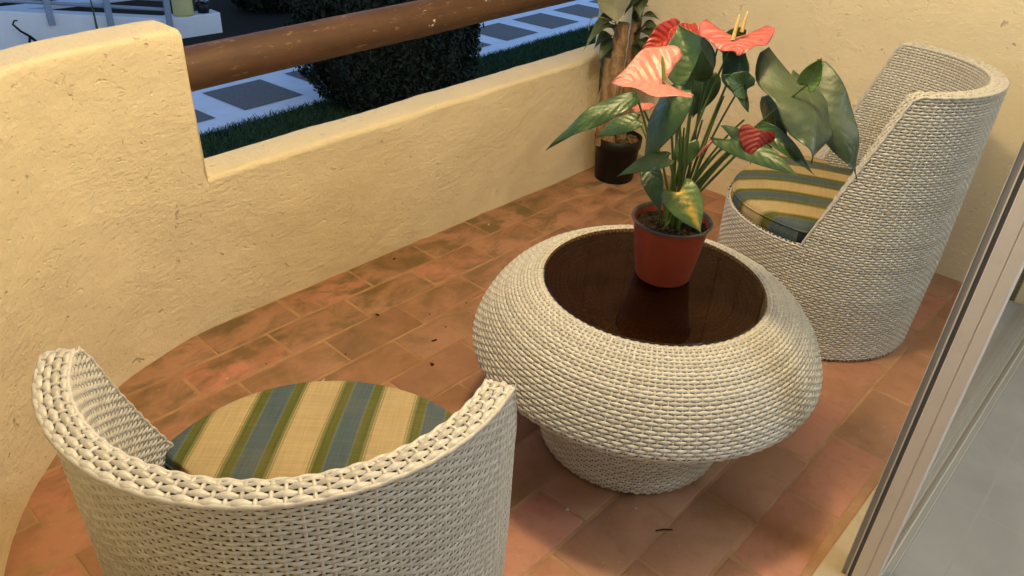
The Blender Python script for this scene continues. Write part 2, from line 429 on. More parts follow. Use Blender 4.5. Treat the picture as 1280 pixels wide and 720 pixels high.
def weave(mb, S, sgn, rows, ulims, du, dv, vlims, stakes, amp=.0013, rw=.0039, sw=.0023, sub=6, h=.0009, slow=None):
    """plain weave on surface S(u,v): rows run along u, stakes (at k*du) along v"""
    for j, v in enumerate(rows):
        for lo, hi in ulims(v):
            if hi - lo < du * .6: continue
            k0 = math.ceil(lo / (du / sub)); k1 = math.floor(hi / (du / sub))
            u = np.unique(np.r_[lo, np.arange(k0, k1 + 1) * (du / sub), hi])
            c = np.cos(PI * (u / du + j))
            vv = np.full_like(u, v); N, T, U = frame_of(S, u, vv, sgn)
            P = S(u, vv) + N * (amp * c * (1.25 - .25 * c * c))[:, None]
            wj = rw * (1 + rng.normal(0, .03))
            strand(mb, P, T * -sgn, N, wj * (.86 + .16 * c), h)
    for k in stakes:
        u0 = k * du
        for lo, hi in vlims(u0):
            if hi - lo < dv * .6: continue
            v = np.r_[np.arange(lo, hi, dv / 3), hi]
            jf = (v - rows[0]) / dv
            c = -np.cos(PI * (k + jf))
            uu = np.full_like(v, u0); N, T, U = frame_of(S, uu, v, sgn)
            P = S(uu, v) + N * (amp * .45 * c)[:, None]
            strand(mb, P, U * sgn, N, np.full_like(v, sw), h * .8)

def wicker_chair(name, label, loc, rz, Htop, ro=.335, Zs=.375, a_top=76, a_seat=103, th=.046, lean=0.0, taper=.012, flare=0.0, group=None):
    """tub chair facing +X of its own frame; angles below are measured from the back (-X)"""
    root = thing(name, label, 'armchair', loc, rz, group)
    at_, as_ = math.radians(a_top), math.radians(a_seat)
    ri = ro - th
    def rad(z): return ro - taper * np.clip(1 - z / .36, 0, 1) ** 1.5 + flare * np.clip((z - Htop + .06) / .06, 0, 1) ** 2
    def sh(z): return -lean * (np.asarray(z, float) / Htop - 1)        # the back leans away from the seat
    def lim(z): return as_ + (at_ - as_) * np.clip((z - Zs) / (Htop - Zs), 0, 1)
    def ztop(a):
        a = abs(a)
        if a <= at_: return Htop
        if a >= as_: return Zs
        return Zs + (Htop - Zs) * (as_ - a) / (as_ - at_)
    def So(u, z):       # u = arc length at ro, measured from the back
        a = PI + u / ro; r = rad(z); return np.stack([r * np.cos(a) + sh(z), r * np.sin(a), z], 1)
    def Si(u, z):
        a = PI + u / ro; r = ri + flare * np.clip((z - Htop + .06) / .06, 0, 1) ** 2 - .001; return np.stack([r * np.cos(a) + sh(z), r * np.sin(a), z], 1)
    nst = 148; du = 2 * PI * ro / nst; dv = .0083
    # outer woven wall
    rows = np.arange(.014, Htop - .001, dv)
    def ul(z):
        if z < Zs - .002: return [(-PI * ro, PI * ro)]
        a = lim(z); return [(-a * ro, a * ro)]
    mb = MB()
    weave(mb, So, 1, rows, ul, du, dv, lambda u: [(.006, ztop(u / ro) - .002)], range(-nst // 2, nst // 2))
    # dark core just behind the strands
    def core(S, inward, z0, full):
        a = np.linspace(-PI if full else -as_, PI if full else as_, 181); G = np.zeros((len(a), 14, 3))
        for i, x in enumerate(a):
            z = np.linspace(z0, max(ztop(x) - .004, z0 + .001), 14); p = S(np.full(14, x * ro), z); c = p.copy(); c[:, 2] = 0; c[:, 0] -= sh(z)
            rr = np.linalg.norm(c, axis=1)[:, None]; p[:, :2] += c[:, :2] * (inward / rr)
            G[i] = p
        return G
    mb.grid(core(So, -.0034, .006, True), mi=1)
    mb.build('outer_shell', [M['wicker'], M['wicker_back']], root, smooth=True)
    # inner lining
    mb = MB(); rows_i = np.arange(Zs - .03, Htop - .001, dv)
    weave(mb, Si, -1, rows_i, lambda z: [(-(lim(max(z, Zs))) * ro, lim(max(z, Zs)) * ro)], du * 1.0, dv,
          lambda u: [(Zs - .034, ztop(u / ro) - .002)] if abs(u / ro) < as_ else [], range(-nst // 2, nst // 2))
    mb.grid(core(Si, .0034, Zs - .034, False), mi=1)
    mb.build('inner_lining', [M['wicker'], M['wicker_back']], root, smooth=True)
    # rim: up one arm edge, round the back, down the other
    pa = []
    m = 200
    arm = math.hypot((as_ - at_) * ro, Htop - Zs); arcl = at_ * ro
    Ltot = 2 * (arm + arcl)
    def path(s):
        s = np.asarray(s, float); a = np.zeros_like(s); z = np.full_like(s, Htop)
        x = np.abs(s)                      # 0 at the back centre
        rr = .03                           # soft corner
        inarc = x <= arcl
        a = np.where(inarc, x / ro, at_ + (as_ - at_) * (x - arcl) / arm)
        z = np.where(inarc, Htop, Htop + (Zs - Htop) * (x - arcl) / arm)
        k = np.clip(1 - np.abs(x - arcl) / rr, 0, 1); z = z - .009 * k * k
        return a * np.sign(s + 1e-12), z
    def Sr(s, t):
        a, z = path(s); crown = .0035 * (1 - (2 * t / th - 1) ** 2)
        r = rad(z) - t
        A = PI + a
        on_arm = np.abs(s) > arcl
        return np.stack([r * np.cos(A) + sh(z), r * np.sin(A), z + np.where(on_arm, crown * .35, crown)], 1)
    half = arcl + arm - .004
    nr = 4; dvr = th / nr; rows_r = (np.arange(nr) + .5) * dvr
    dur = .0166
    mb = MB(); kst = int(half / dur)
    weave(mb, Sr, 1, rows_r, lambda v: [(-half, half)], dur, dvr, lambda u: [(.001, th - .001)], range(-kst, kst + 1), amp=.0019, rw=dvr * .53, sw=.0026, h=.0013, sub=8)
    # border canes on both edges
    ss = np.arange(-half, half, .006)
    for tt, in ((.0005,), (th - .0005,)):
        N, T, U = frame_of(Sr, ss, np.full_like(ss, max(0, min(th, tt))), 1)
        P = Sr(ss, np.full_like(ss, tt)) + N * -.0015
        mb.tube(P + N * (.0012 * np.sin(ss / .0165 * PI))[:, None], .0036, 7)
    s2 = np.linspace(-half, half, 260); t2 = np.linspace(.001, th - .001, 5)
    G = np.stack([Sr(s2, np.full_like(s2, t)) - frame_of(Sr, s2, np.full_like(s2, t), 1)[0] * .0032 for t in t2], 1)
    mb.grid(G, mi=1)
    mb.build('rim', [M['wicker'], M['wicker_back']], root, smooth=True)
    # front lip of the seat
    fa = PI - as_ + .02
    def Sl(u, v):
        A = u / ro; b = v / .03 * PI / 2
        r = rad(np.full_like(u, Zs)) - .022 * (1 - np.cos(np.clip(b, 0, 3))) ; z = Zs - .022 + .022 * np.sin(np.clip(b, 0, 3))
        return np.stack([r * np.cos(A) + sh(Zs), r * np.sin(A), z], 1)
    mb = MB()
    weave(mb, Sl, 1, np.arange(.006, .05, .0090), lambda v: [(-fa * ro, fa * ro)], du, .0090, lambda u: [(0, .052)] if abs(u) < fa * ro else [], range(-74, 75))
    a = np.linspace(-fa, fa, 100)
    G = np.stack([np.stack([(ro - .006 - k) * np.cos(a), (ro - .006 - k) * np.sin(a), np.full_like(a, z)], 1) for k, z in ((0, Zs - .02), (.01, Zs - .008), (.03, Zs - .006), (.05, Zs - .02))], 1)
    mb.grid(G, mi=1)
    mb.build('seat_lip', [M['wicker'], M['wicker_back']], root, smooth=True)
    # seat deck
    mb = MB(); mb.lathe([(0.001, Zs - .028), (ro - .012, Zs - .028), (ro - .012, Zs - .034), (.001, Zs - .034)], 64)
    mb.build('seat_deck', M['wicker_back'], root)
    mb = MB(); mb.lathe([(ro - .02, .001), (ro - .02, .008), (ro - .04, .008), (ro - .04, .001)], 64)
    mb.build('base_ring', M['gasket'], root)
    return root

def cushion(name, label, loc, rz, rf=.30, rb=.232, th=.062, a_step=80, drape=0.0, zbase=.0):
    """round seat cushion with the notched back of a tub chair; faces +X; two parts"""
    st = math.radians(a_step); n = 160
    root = thing(name, label, 'cushion', loc, rz)
    a = np.linspace(-PI, PI, n, endpoint=False)
    def R(x):
        k = 1 / (1 + np.exp((np.abs(x) - st) / .030)); return rb + (rf - rb) * k
    r = R(a)
    def ring(scale, z, off=0): return np.stack([(r * scale + off) * np.cos(a), (r * scale + off) * np.sin(a), np.broadcast_to(z, a.shape)], 1)
    def dz(p):
        x, y = p[:, 0], p[:, 1]; q = .004 * np.sin(9 * x + 1) * np.sin(8 * y + 2)
        return q - drape * np.clip((np.hypot(x, y) - .15) / .15, 0, 1) ** 2 * (.5 + .5 * np.sin(3 * np.arctan2(y, x) + 1))
    rings = []
    for s_ in (.02, .25, .5, .7, .84, .92, .96): 
        p = ring(s_, th * (1 - .10 * s_ ** 4)); p[:, 2] += dz(p); rings.append(p)
    for ang in (25, 50, 75, 90):
        k = math.radians(ang); e = .016
        p = ring(1, th * .9 - e + e * math.cos(k), -e + e * math.sin(k)); q = dz(p); p[:, 2] += q; rings.append(p)
    mb = MB(); mb.grid(np.stack(rings), closed_v=True); mb.poly(rings[0])
    mb.build('top_panel', M['fabric'], root, smooth=True)
    side = []
    base = rings[-1].copy()
    for f_, o_ in ((0, .0), (.35, .003), (.7, .002), (1, -.006)):
        p = base.copy(); p[:, 2] = base[:, 2] * (1 - f_) + .004 * f_; rr = np.hypot(p[:, 0], p[:, 1])[:, None]; p[:, :2] *= (rr + o_) / rr; side.append(p)
    S_ = np.stack(side); fr = np.abs(a) < st - .12; k0 = np.where(fr)[0][0]; k1 = np.where(fr)[0][-1]
    mb = MB(); mb.grid(S_[:, k0:k1 + 1]); mb.build('front_band', M['fabric'], root, smooth=True)
    mb = MB(); mb.grid(np.concatenate([S_[:, k1:], S_[:, :k0 + 1]], 1)); mb.build('back_band', M['side'], root, smooth=True)
    mb = MB(); mb.poly(side[-1][::-1]); mb.build('underside', M['side'], root)
    # piping cord along the seam
    mb = MB(); mb.tube(np.vstack([base, base[:1]]), .0035, 6, cap=False)
    mb.build('piping', M['fabric'], root, smooth=True)
    return root
M['side'] = M['navy']

NEAR_C, NEAR_F = (.50, .85, 0), math.radians(39.8)
FAR_C, FAR_F = (2.385, .72, 0), math.radians(111.5)
wicker_chair('wicker_armchair', 'whitish wicker tub chair seen from behind with a low curved back, nearest the camera', NEAR_C, NEAR_F, .725, Zs=.325, lean=.026, a_seat=110, th=.041, flare=.007)
wicker_chair('wicker_armchair', 'whitish wicker tub chair with a tall back standing against the side wall', FAR_C, FAR_F, .845, Zs=.375, th=.044, a_seat=105)
cushion('seat_cushion', 'blue green and beige striped cushion lying in the low wicker chair', (*NEAR_C[:2], .332), NEAR_F, rf=.318)
cushion('seat_cushion', 'sagging blue green and beige striped cushion lying in the tall wicker chair', (*FAR_C[:2], .356), FAR_F, rf=.322, th=.085, drape=.016)

# ------------------------------------------------------------------ mushroom table
TC = (1.41, .778)
def table():
    root = thing('wicker_table', 'mushroom shaped whitish wicker table with a round dark glass top', 'coffee table', (*TC, 0), math.radians(20))
    K = np.array([(.2525, .446), (.2565, .459), (.2605, .472), (.268, .4765), (.280, .4755), (.305, .465), (.335, .447), (.365, .421), (.391, .388), (.410, .352), (.4210, .320), (.4225, .304), (.415, .291), (.402, .288), (.37, .290), (.30, .290), (.24, .290)])
    L = np.r_[0, np.cumsum(np.linalg.norm(np.diff(K, axis=0), axis=1))]
    # smooth spline
    tt = np.linspace(0, L[-1], 240); kr = np.interp(tt, L, K[:, 0]); kz = np.interp(tt, L, K[:, 1])
    ker = np.hanning(7); ker /= ker.sum()
    pr = np.convolve(np.pad(kr, 3, 'edge'), ker, 'valid'); pz = np.convolve(np.pad(kz, 3, 'edge'), ker, 'valid')
    nst = 164; du = 2 * PI / nst
    def S(u, v):
        r = np.interp(v, tt, pr); z = np.interp(v, tt, pz); return np.stack([r * np.cos(u), r * np.sin(u), z], 1)
    dv = .0088; rows = np.arange(.004, L[-1] - .06, dv)
    mb = MB(); weave(mb, S, -1, rows, lambda v: [(-PI, PI)], du, dv, lambda u: [(.0, L[-1] - .06)], range(-nst // 2, nst // 2), amp=.0012, rw=.0043)
    a = np.linspace(0, 2 * PI, 120, endpoint=False); vv = np.linspace(0, L[-1], 60)
    G = np.stack([S(a, np.full_like(a, v)) - frame_of(S, a, np.full_like(a, v), -1)[0] * .0034 for v in vv], 0)
    mb.grid(G, closed_v=True, mi=1)
    mb.build('cap', [M['wicker'], M['wicker_back']], root, smooth=True)
    rb = .237
    def B(u, z):
        r = rb + .015 * z - .010 * np.clip(1 - z / .04, 0, 1) ** 2; return np.stack([r * np.cos(u), r * np.sin(u), z], 1)
    nb = 104; dub = 2 * PI / nb; dvb = .0086
    mb = MB(); weave(mb, B, 1, np.arange(.014, .282, dvb), lambda v: [(-PI, PI)], dub, dvb, lambda u: [(.008, .281)], range(-nb // 2, nb // 2), amp=.0018, rw=.0046, sw=.0022)
    G = np.stack([B(a, np.full_like(a, z)) * np.array([.975, .975, 1]) for z in (.008, .05, .1, .282)], 0); mb.grid(G, closed_v=True, mi=1)
    mb.build('base', [M['wicker'], M['wicker_back']], root, smooth=True)
    for k in range(4):
        x = 2 * PI * k / 4 + .72; mb = MB(); mb.lathe([(.001, 0.0005), (.014, .0005), (.016, .003), (.016, .009), (.001, .009)], 16, (.185 * math.cos(x), .185 * math.sin(x), 0))
        mb.build('foot', M['gasket'], root, smooth=True)
    mb = MB(); mb.lathe([(.001, .4695), (.2595, .4695), (.2615, .4712), (.2615, .4768), (.2595, .4785), (.001, .4785)], 128)
    g = mb.build('glass_top', M['smoked'], root)
    # dark woven tray under the glass
    mb = MB(); mb.lathe([(.2495, .4515), (.001, .4515)], 64, mi=1)
    def Dk(u, v): return np.stack([v * np.cos(u), v * np.sin(u), np.full_like(u, .4545)], 1)
    weave(mb, Dk, -1, np.arange(.030, .250, .0098), lambda v: [(-PI, PI)], 2 * PI / 84, .0098, lambda u: [(.022, .25)], range(-42, 42), amp=.0016, rw=.0043, sw=.0030)
    mb.build('tray', [M['tray'], M['wicker_back']], root, smooth=True)
    return root
M['tray'] = wicker('woven tray', (.30, .22, .13), (.40, .30, .19), (.46, .36, .24))
table()

# ------------------------------------------------------------------ potted anthurium
M['pot'] = mat('terracotta coloured plastic', (.30, .050, .022), .38, .45)
t = NT(M['pot']); _v = t.coord(); t.out(t.mix(t.ramp(t.noise(_v, 12, 5, .6), [(.5, G3(0)), (.8, G3(.5))]), (.32, .052, .022), (.19, .045, .025)), t.ramp(t.noise(_v, 20, 4), [(.3, G3(.3)), (.7, G3(.5))]))
M['soil'] = mat('potting soil', (.022, .014, .009), .95, .2)
t = NT(M['soil']); _v = t.coord(); t.out(t.ramp(t.noise(_v, 130, 3), [(.35, (.010, .007, .005)), (.6, (.03, .02, .012)), (.75, (.09, .065, .045))]), None, t.bump(t.noise(_v, 120, 4), 1, .008))
def leafmat(name, a, b, vein, rough=.38, yellow=None):
    m = mat(name, a, rough, .5); t = NT(m)
    uv = t.n('ShaderNodeUVMap'); sep = t.n('ShaderNodeSeparateXYZ'); t.l(uv.outputs[0], sep.inputs[0])
    v = t.coord(); n = t.noise(v, 18, 4)
    c = t.ramp(n, [(.35, a), (.65, b)])
    au = t.math('ABSOLUTE', t.math('SUBTRACT', sep.outputs[0], .5))
    mid = t.ramp(au, [(.0, G3(.45)), (.022, G3(0))])
    # side veins : bands of (v - k|u|)
    w = t.math('SINE', t.math('MULTIPLY', t.math('SUBTRACT', sep.outputs[1], t.math('MULTIPLY', au, .55)), 46.0))
    wv = t.ramp(w, [(.80, G3(0)), (1.0, G3(.09))])
    c = t.mix(mid, c, vein); c = t.mix(wv, c, vein)
    if yellow:
        yy = t.math('MULTIPLY', t.ramp(t.noise(v, 30, 4, .6), [(.42, G3(0)), (.55, G3(1))]), t.ramp(au, [(.05, G3(1)), (.28, G3(0))]))
        c = t.mix(yy, c, yellow)
    nn = t.bump(w, .12, .002); nn = t.bump(n, .5, .010, nn)
    t.out(c, t.ramp(n, [(.3, G3(rough - .06)), (.7, G3(rough + .14))]), nn)
    t.b.inputs['Transmission Weight'].default_value = 0
    return m
M['leaf'] = leafmat('anthurium leaf', (.022, .055, .014), (.035, .080, .022), (.075, .13, .035))
M['leaf_pale'] = leafmat('dusty anthurium leaf', (.034, .056, .026), (.058, .082, .042), (.09, .12, .05), .40)
M['leaf_young'] = leafmat('young anthurium leaf', (.09, .16, .03), (.12, .20, .04), (.18, .26, .07))
M['leaf_yellow'] = leafmat('yellowing anthurium leaf', (.055, .10, .022), (.08, .14, .03), (.14, .18, .05), .4, (.36, .25, .03))
def spathemat(name, a, b):
    m = mat(name, a, .40, .4); t = NT(m)
    uv = t.n('ShaderNodeUVMap'); sep = t.n('ShaderNodeSeparateXYZ'); t.l(uv.outputs[0], sep.inputs[0]); v = t.coord()
    au = t.math('ABSOLUTE', t.math('SUBTRACT', sep.outputs[0], .5))
    n = t.noise(v, 30, 4, .6, .8)
    w = t.math('SINE', t.math('ADD', t.math('MULTIPLY', t.math('SUBTRACT', sep.outputs[1], t.math('MULTIPLY', au, .7)), 42.0), t.math('MULTIPLY', n, 5)))
    c = t.mix(n, a, b)
    c = t.mix(t.ramp(w, [(.0, G3(0)), (1, G3(.25))]), c, tuple(x * .78 for x in a))
    nn = t.bump(w, .35, .004); nn = t.bump(n, .5, .007, nn); t.out(c, None, nn); return m
M['spathe_pink'] = spathemat('salmon pink spathe', (.42, .15, .135), (.47, .20, .175))
M['spathe_coral'] = spathemat('coral spathe', (.37, .078, .075), (.42, .115, .105))
M['spathe_red'] = spathemat('red spathe', (.26, .018, .015), (.32, .03, .022))
M['spathe_dark'] = spathemat('dark red spathe', (.15, .012, .011), (.20, .020, .017))
M['spathe_dark'].node_tree.nodes['Principled BSDF'].inputs['Roughness'].default_value = .65
M['spadix_green'] = mat('green spadix', (.20, .22, .04), .6, .3)
M['spadix_cream'] = mat('cream spadix', (.66, .46, .16), .6, .3)
t = NT(M['spadix_cream']); t.out(None, None, t.bump(t.noise(t.coord(), 500, 2), .6, .0015))
M['stem'] = mat('green stem', (.075, .12, .022), .45, .4)
M['stem_red'] = mat('pinkish stem', (.45, .14, .12), .45, .4)

def leaf(name, J, T, width, normal, mt, parent, lobe=.16, fold=.15, bend=.1, curl=0.0, wave=.02, tipw=1.0, twist=0.0, base=.42, hw=None, nv=22, nu=12):
    """heart shaped blade from the petiole joint J to the tip T"""
    J = np.asarray(J, float); T = np.asarray(T, float); al = T - J; L = np.linalg.norm(al); al /= L
    nr = np.asarray(normal, float); nr = nr - al * (nr @ al); nr /= np.linalg.norm(nr); sd = np.cross(al, nr)
    V = np.linspace(0, 1, nv); U = np.linspace(-1, 1, nu * 2 + 1)
    uu, vv = np.meshgrid(U, V, indexing='ij')
    # half width along the blade
    w = base * (1 - vv) ** 3 + np.sin(PI * np.clip(vv, 0, 1) ** .75) ** .8 * (1 - .12 * vv)
    w = w * (1 - vv ** 5) * width / 2
    x = uu * w
    y = L * (vv - lobe * np.abs(uu) ** 1.3 * (1 - vv) ** 2.2)
    z = fold * np.abs(uu) ** 1.5 * w * 2 * .5 + bend * L * 4 * vv * (1 - vv) - curl * L * vv ** 3 + wave * width * np.sin(vv * 14 + np.sign(uu) * 1.3) * np.abs(uu) ** 2
    tw = twist * (vv - .5); x2 = x * np.cos(tw) - z * np.sin(tw); z2 = x * np.sin(tw) + z * np.cos(tw)
    P = J + al * y[..., None] + sd * x2[..., None] + nr * z2[..., None]
    mb = MB(); mb.grid(P)
    o = mb.build(name, mt, parent, smooth=True)
    uvl = o.data.uv_layers.new(name='UVMap')
    co = np.stack([(uu + 1) / 2, vv], -1).reshape(-1, 2); idx = np.zeros(len(o.data.loops), np.int32); o.data.loops.foreach_get('vertex_index', idx)
    uvl.data.foreach_set('uv', co[idx].astype(np.float32).ravel())
    so = o.modifiers.new('thickness', 'SOLIDIFY'); so.thickness = .0009
    return o
def curve3(A, B, C, n=18):
    A, B, C = (np.asarray(v, float) for v in (A, B, C)); s = np.linspace(0, 1, n)[:, None]
    return A * (1 - s) ** 2 + 2 * B * s * (1 - s) + C * s * s

def toward_cam(P, upw=.6):
    d = np.array([0, 0, CAMH]) - np.asarray(P); d /= np.linalg.norm(d); v = d + np.array([0, 0, upw]); return v / np.linalg.norm(v)

def anthurium():
    pc = np.array([1.445, .778, .4788])
    root = thing('anthurium_plant', 'anthurium with pink flowers and glossy leaves in an orange red pot on the table', 'potted plant', tuple(pc))
    W = lambda p: np.asarray(p) - pc
    mb = MB(); hgt = .148
    mb.lathe([(.001, 0), (.062, 0), (.0655, .004), (.083, hgt - .030), (.0845, hgt - .028), (.0855, hgt - .006), (.0905, hgt - .003), (.0925, hgt), (.0905, hgt + .003), (.087, hgt + .001), (.0845, hgt - .006), (.082, hgt - .03), (.078, hgt - .05)], 64)
    pot = mb.build('pot', [M['pot']], root, smooth=True)
    mb = MB(); mb.lathe([(.0845, hgt - .0055), (.0865, hgt + .0016), (.0908, hgt + .0036), (.0931, hgt + .0004), (.091, hgt - .0034)], 64)
    mb.build('pot_rim', M['potrim'], pot, smooth=True)
    mb = MB(); r = np.linspace(.001, .083, 12); a = np.linspace(0, 2 * PI, 48, endpoint=False); 
    G = np.zeros((12, 48, 3))
    for i in range(12):
        G[i, :, 0] = r[i] * np.cos(a); G[i, :, 1] = r[i] * np.sin(a); G[i, :, 2] = hgt - .020 + .008 * (1 - (r[i] / .083) ** 2) + rng.normal(0, .0028, 48) * (i > 0)
    mb.grid(G, closed_v=True, flip=True)
    mb.build('soil', M['soil'], root, smooth=False)
    z0 = .4788 + hgt - .02
    def stem(J, r=.0028, bulge=(0, 0, .04), mt='stem', jit=.03):
        a_ = rng.uniform(0, 2 * PI); q = rng.uniform(.004, jit)
        A = np.array([pc[0] + q * math.cos(a_), pc[1] + q * math.sin(a_), z0 - .004])
        J = np.asarray(J, float); mid = (A + J) / 2; mid[:2] = A[:2] * .62 + J[:2] * .38; mid += np.array(bulge); mid[2] = max(mid[2], (A[2] + J[2]) / 2 + .02)
        mb = MB(); mb.tube(W(curve3(A, mid, J)), np.linspace(r * 1.25, r * .85, 18), 8)
        return mb.build('stem', M[mt], root, smooth=True)
    def lf(J, T, width, mt='leaf', up=.6, st=True, n=None, sb=(0, 0, .03), **kw):
        J = at(*J); T = at(*T); nn = toward_cam((J + T) / 2, up) if n is None else np.array(n, float)
        o = leaf('leaf', W(J), W(T), width, nn, M[mt], root, **kw)
        if st: stem(J, bulge=sb)
        return o
    # ---- leaves (joint px, tip px with horizontal distance, width in metres)
    lf((796, 121, 1.60), (683, 188, 1.55), .046, 'leaf', .9, bend=.12, fold=-.25, base=.3, lobe=.02, wave=.08)                      # long left
    lf((848, 112, 1.55), (805, 212, 1.50), .072, 'leaf', .1, n=(-.75, .1, .4), bend=.10, fold=-.45, base=.55, lobe=.05)             # front hanging
    lf((868, 96, 1.66), (847, 29, 1.72), .095, 'leaf', -.1, n=(-.75, -.2, .55), bend=.02, fold=.45, base=.5, lobe=.12)              # upright behind pink flower
    lf((866, 100, 1.60), (872, 53, 1.58), .045, 'leaf', .0, n=(-.5, -.7, .1), bend=.25, fold=.6, base=.6, lobe=.02, curl=-.2)       # curled
    lf((880, 96, 1.72), (866, 148, 1.70), .070, 'leaf', .0, bend=.03, fold=-.2, base=.6)                                            # hanging behind
    lf((926, 66, 1.66), (936, 140, 1.60), .060, 'leaf', .1, n=(-.75, .3, .3), bend=.10, fold=.5, base=.5, lobe=.2, wave=.10)        # folded dark
    lf((934, 112, 1.60), (901, 94, 1.58), .048, 'leaf', .3, bend=.12, fold=.3, base=.5, lobe=.1, wave=.08, st=False)
    lf((1004, 108, 1.66), (1014, 205, 1.52),   .146, 'leaf_pale', .8, n=(-.52, -.84, .38), bend=.13, fold=-.42, base=.85, lobe=.50, wave=.06, sb=(.03, -.05, .05))  # big glossy
    lf((960, 118, 1.66), (985, 172, 1.60), .075, 'leaf', .2, n=(-.6, .5, .2), bend=.1, fold=-.3, base=.6, lobe=.1, st=False)
    lf((1017, 104, 1.70), (1071, 227, 1.64), .084, 'leaf_pale', .7, bend=.14, fold=-.25, base=.6, lobe=.20, wave=.07, twist=.5)       # right
    lf((1012, 128, 1.72), (1020, 168, 1.70), .050, 'leaf', .3, bend=.1, fold=.2, base=.6, lobe=.1, st=False)
    lf((1008, 107, 1.60), (1027, 72, 1.58), .036, 'leaf_young', .2, n=(-.8, -.2, .3), bend=-.14, fold=.6, base=.6, lobe=.05)         # little young one
    lf((914, 174, 1.58), (1003, 224, 1.50), .048, 'leaf', .5, bend=.08, fold=-.3, base=.7, lobe=.25)                                # low right dark
    lf((948, 160, 1.60), (1018, 219, 1.56), .034, 'leaf', .5, bend=.12, fold=.4, base=.5, lobe=.05)
    lf((835, 198, 1.50), (771, 221, 1.46), .036, 'leaf', .8, bend=.12, fold=-.15, base=.5, lobe=.10)                                # low left
    lf((812, 212, 1.58), (826, 268, 1.52), .040, 'leaf', .3, n=(-.7, -.4, .35), bend=.08, fold=.1, base=.6, lobe=.10)
    lf((849, 240, 1.50), (877, 292, 1.46), .064, 'leaf_yellow', .5, bend=.06, fold=-.12, base=.75, lobe=.22)                        # yellowing front leaf
    lf((860, 178, 1.64), (852, 215, 1.62), .046, 'leaf', .2, bend=.04, fold=-.2, base=.6)
    lf((798, 150, 1.72), (745, 173, 1.74), .040, 'leaf', .5, bend=.16, fold=-.2, base=.5, lobe=.08)                                 # near the black pot
    lf((930, 50, 1.72), (896, 62, 1.76), .05, 'leaf', .2, bend=.1, fold=.2, base=.6, st=False)
    # ---- flowers
    def flower(J, T, width, mt, spad, smt, normal, lobe=.42, fold=.1, bend=.06, label=None, base=.9, wave=.03, smat='stem', sr=.0042, sb=(0, 0, .04), **kw):
        J = at(*J); T = at(*T)
        o = leaf('flower', W(J), W(T), width, normal, M[mt], root, lobe=lobe, fold=fold, bend=bend, base=base, wave=wave, **kw)
        o.name = 'flower'
        if label: o['label'] = label
        for A, B in spad:
            A = at(*A); B = at(*B); mb = MB(); n = 14; P = np.linspace(W(A), W(B), n)
            k = np.linspace(0, 1, n); mb.tube(P, sr * (1 - .35 * k) * np.sqrt(np.clip(1.02 - k ** 8, 0.02, 1)), 10)
            s_ = mb.build('spadix', M[smt], o, smooth=True)
        stem(J, .0026, sb, smat)
        return o
    flower((832, 102, 1.50), (764, 104, 1.48), .134, 'spathe_pink', [((830, 102, 1.49), (828, 69, 1.50))], 'spadix_green', (-.32, -.10, .93), lobe=.40, fold=.26, bend=.04, label='salmon pink veined spathe with a green spadix')
    flower((921, 46, 1.66), (921, 69, 1.585), .106, 'spathe_coral', [((916, 50, 1.64), (925, 17, 1.65)), ((927, 40, 1.655), (935, 14, 1.66))], 'spadix_cream', (-.70, -.36, .58), lobe=.95, fold=-.06, bend=.02, label='coral heart shaped spathe with a cream spadix', base=1.15, wave=.05, sb=(0, 0, .06))
    flower((846, 48, 1.84), (799, 65, 1.80), .065, 'spathe_red', [], 'spadix_green', (-.35, -.5, .7), lobe=.2, fold=.4)
    flower((858, 55, 1.80), (868, 28, 1.86), .075, 'spathe_red', [], 'spadix_green', (-.45, -.6, .6), lobe=.3, fold=.1)
    flower((800, 128, 1.66), (794, 141, 1.63), .050, 'spathe_coral', [], 'spadix_green', (-.7, -.4, .4), lobe=.3)
    flower((952, 163, 1.56), (938, 205, 1.53), .060, 'spathe_dark', [], 'spadix_green', (-.75, -.5, .2), lobe=.1, fold=-.6, sb=(0, 0, .10))
    # thin pink spadix lower down and loose stalks
    for J in ((890, 176, 1.62), ):
        J = at(*J); B = at(872, 195, 1.6); mb = MB(); mb.tube(W(np.linspace(B, J, 8)), .0035, 8); mb.build('spadix', M['stem_red'], root, smooth=True)
    for J in ((905, 120, 1.66), (897, 60, 1.7), (925, 110, 1.68), (878, 150, 1.66), (855, 160, 1.6), (930, 150, 1.6), (845, 120, 1.66), (950, 165, 1.57), (870, 120, 1.7)):
        stem(at(*J), .0024)
    return root
M['potrim'] = mat('dusty pot rim', (.075, .06, .055), .6, .3)
anthurium()

# ------------------------------------------------------------------ dracaena in a black pot
M['blackpot'] = mat('black plastic pot', (.0035, .0033, .0034), .5, .4)
M['bark'] = mat('cane bark', (.30, .15, .06), .85, .2)
t = NT(M['bark']); _v = t.coord((1, 1, .35)); _w = t.coord((.3, .3, 6))
t.out(t.ramp(t.noise(_v, 60, 5, .7), [(.3, (.12, .07, .035)), (.5, (.28, .17, .085)), (.75, (.44, .31, .18))]), None, t.bump(t.noise(_w, 22, 4, .6), .8, .006))
M['drac'] = leafmat('dracaena leaf', (.030, .048, .014), (.055, .075, .024), (.10, .12, .05), .4)
M['drac_dry'] = leafmat('faded dracaena leaf', (.16, .16, .085), (.22, .21, .12), (.25, .24, .14), .5)
M['mulch'] = mat('bark mulch', (.12, .075, .04), .95, .1)
t = NT(M['mulch']); _v = t.coord(); t.out(t.ramp(t.noise(_v, 60, 3), [(.35, (.03, .02, .012)), (.55, (.13, .085, .045)), (.75, (.30, .22, .13))]), None, t.bump(t.noise(_v, 55, 3), 1, .01))
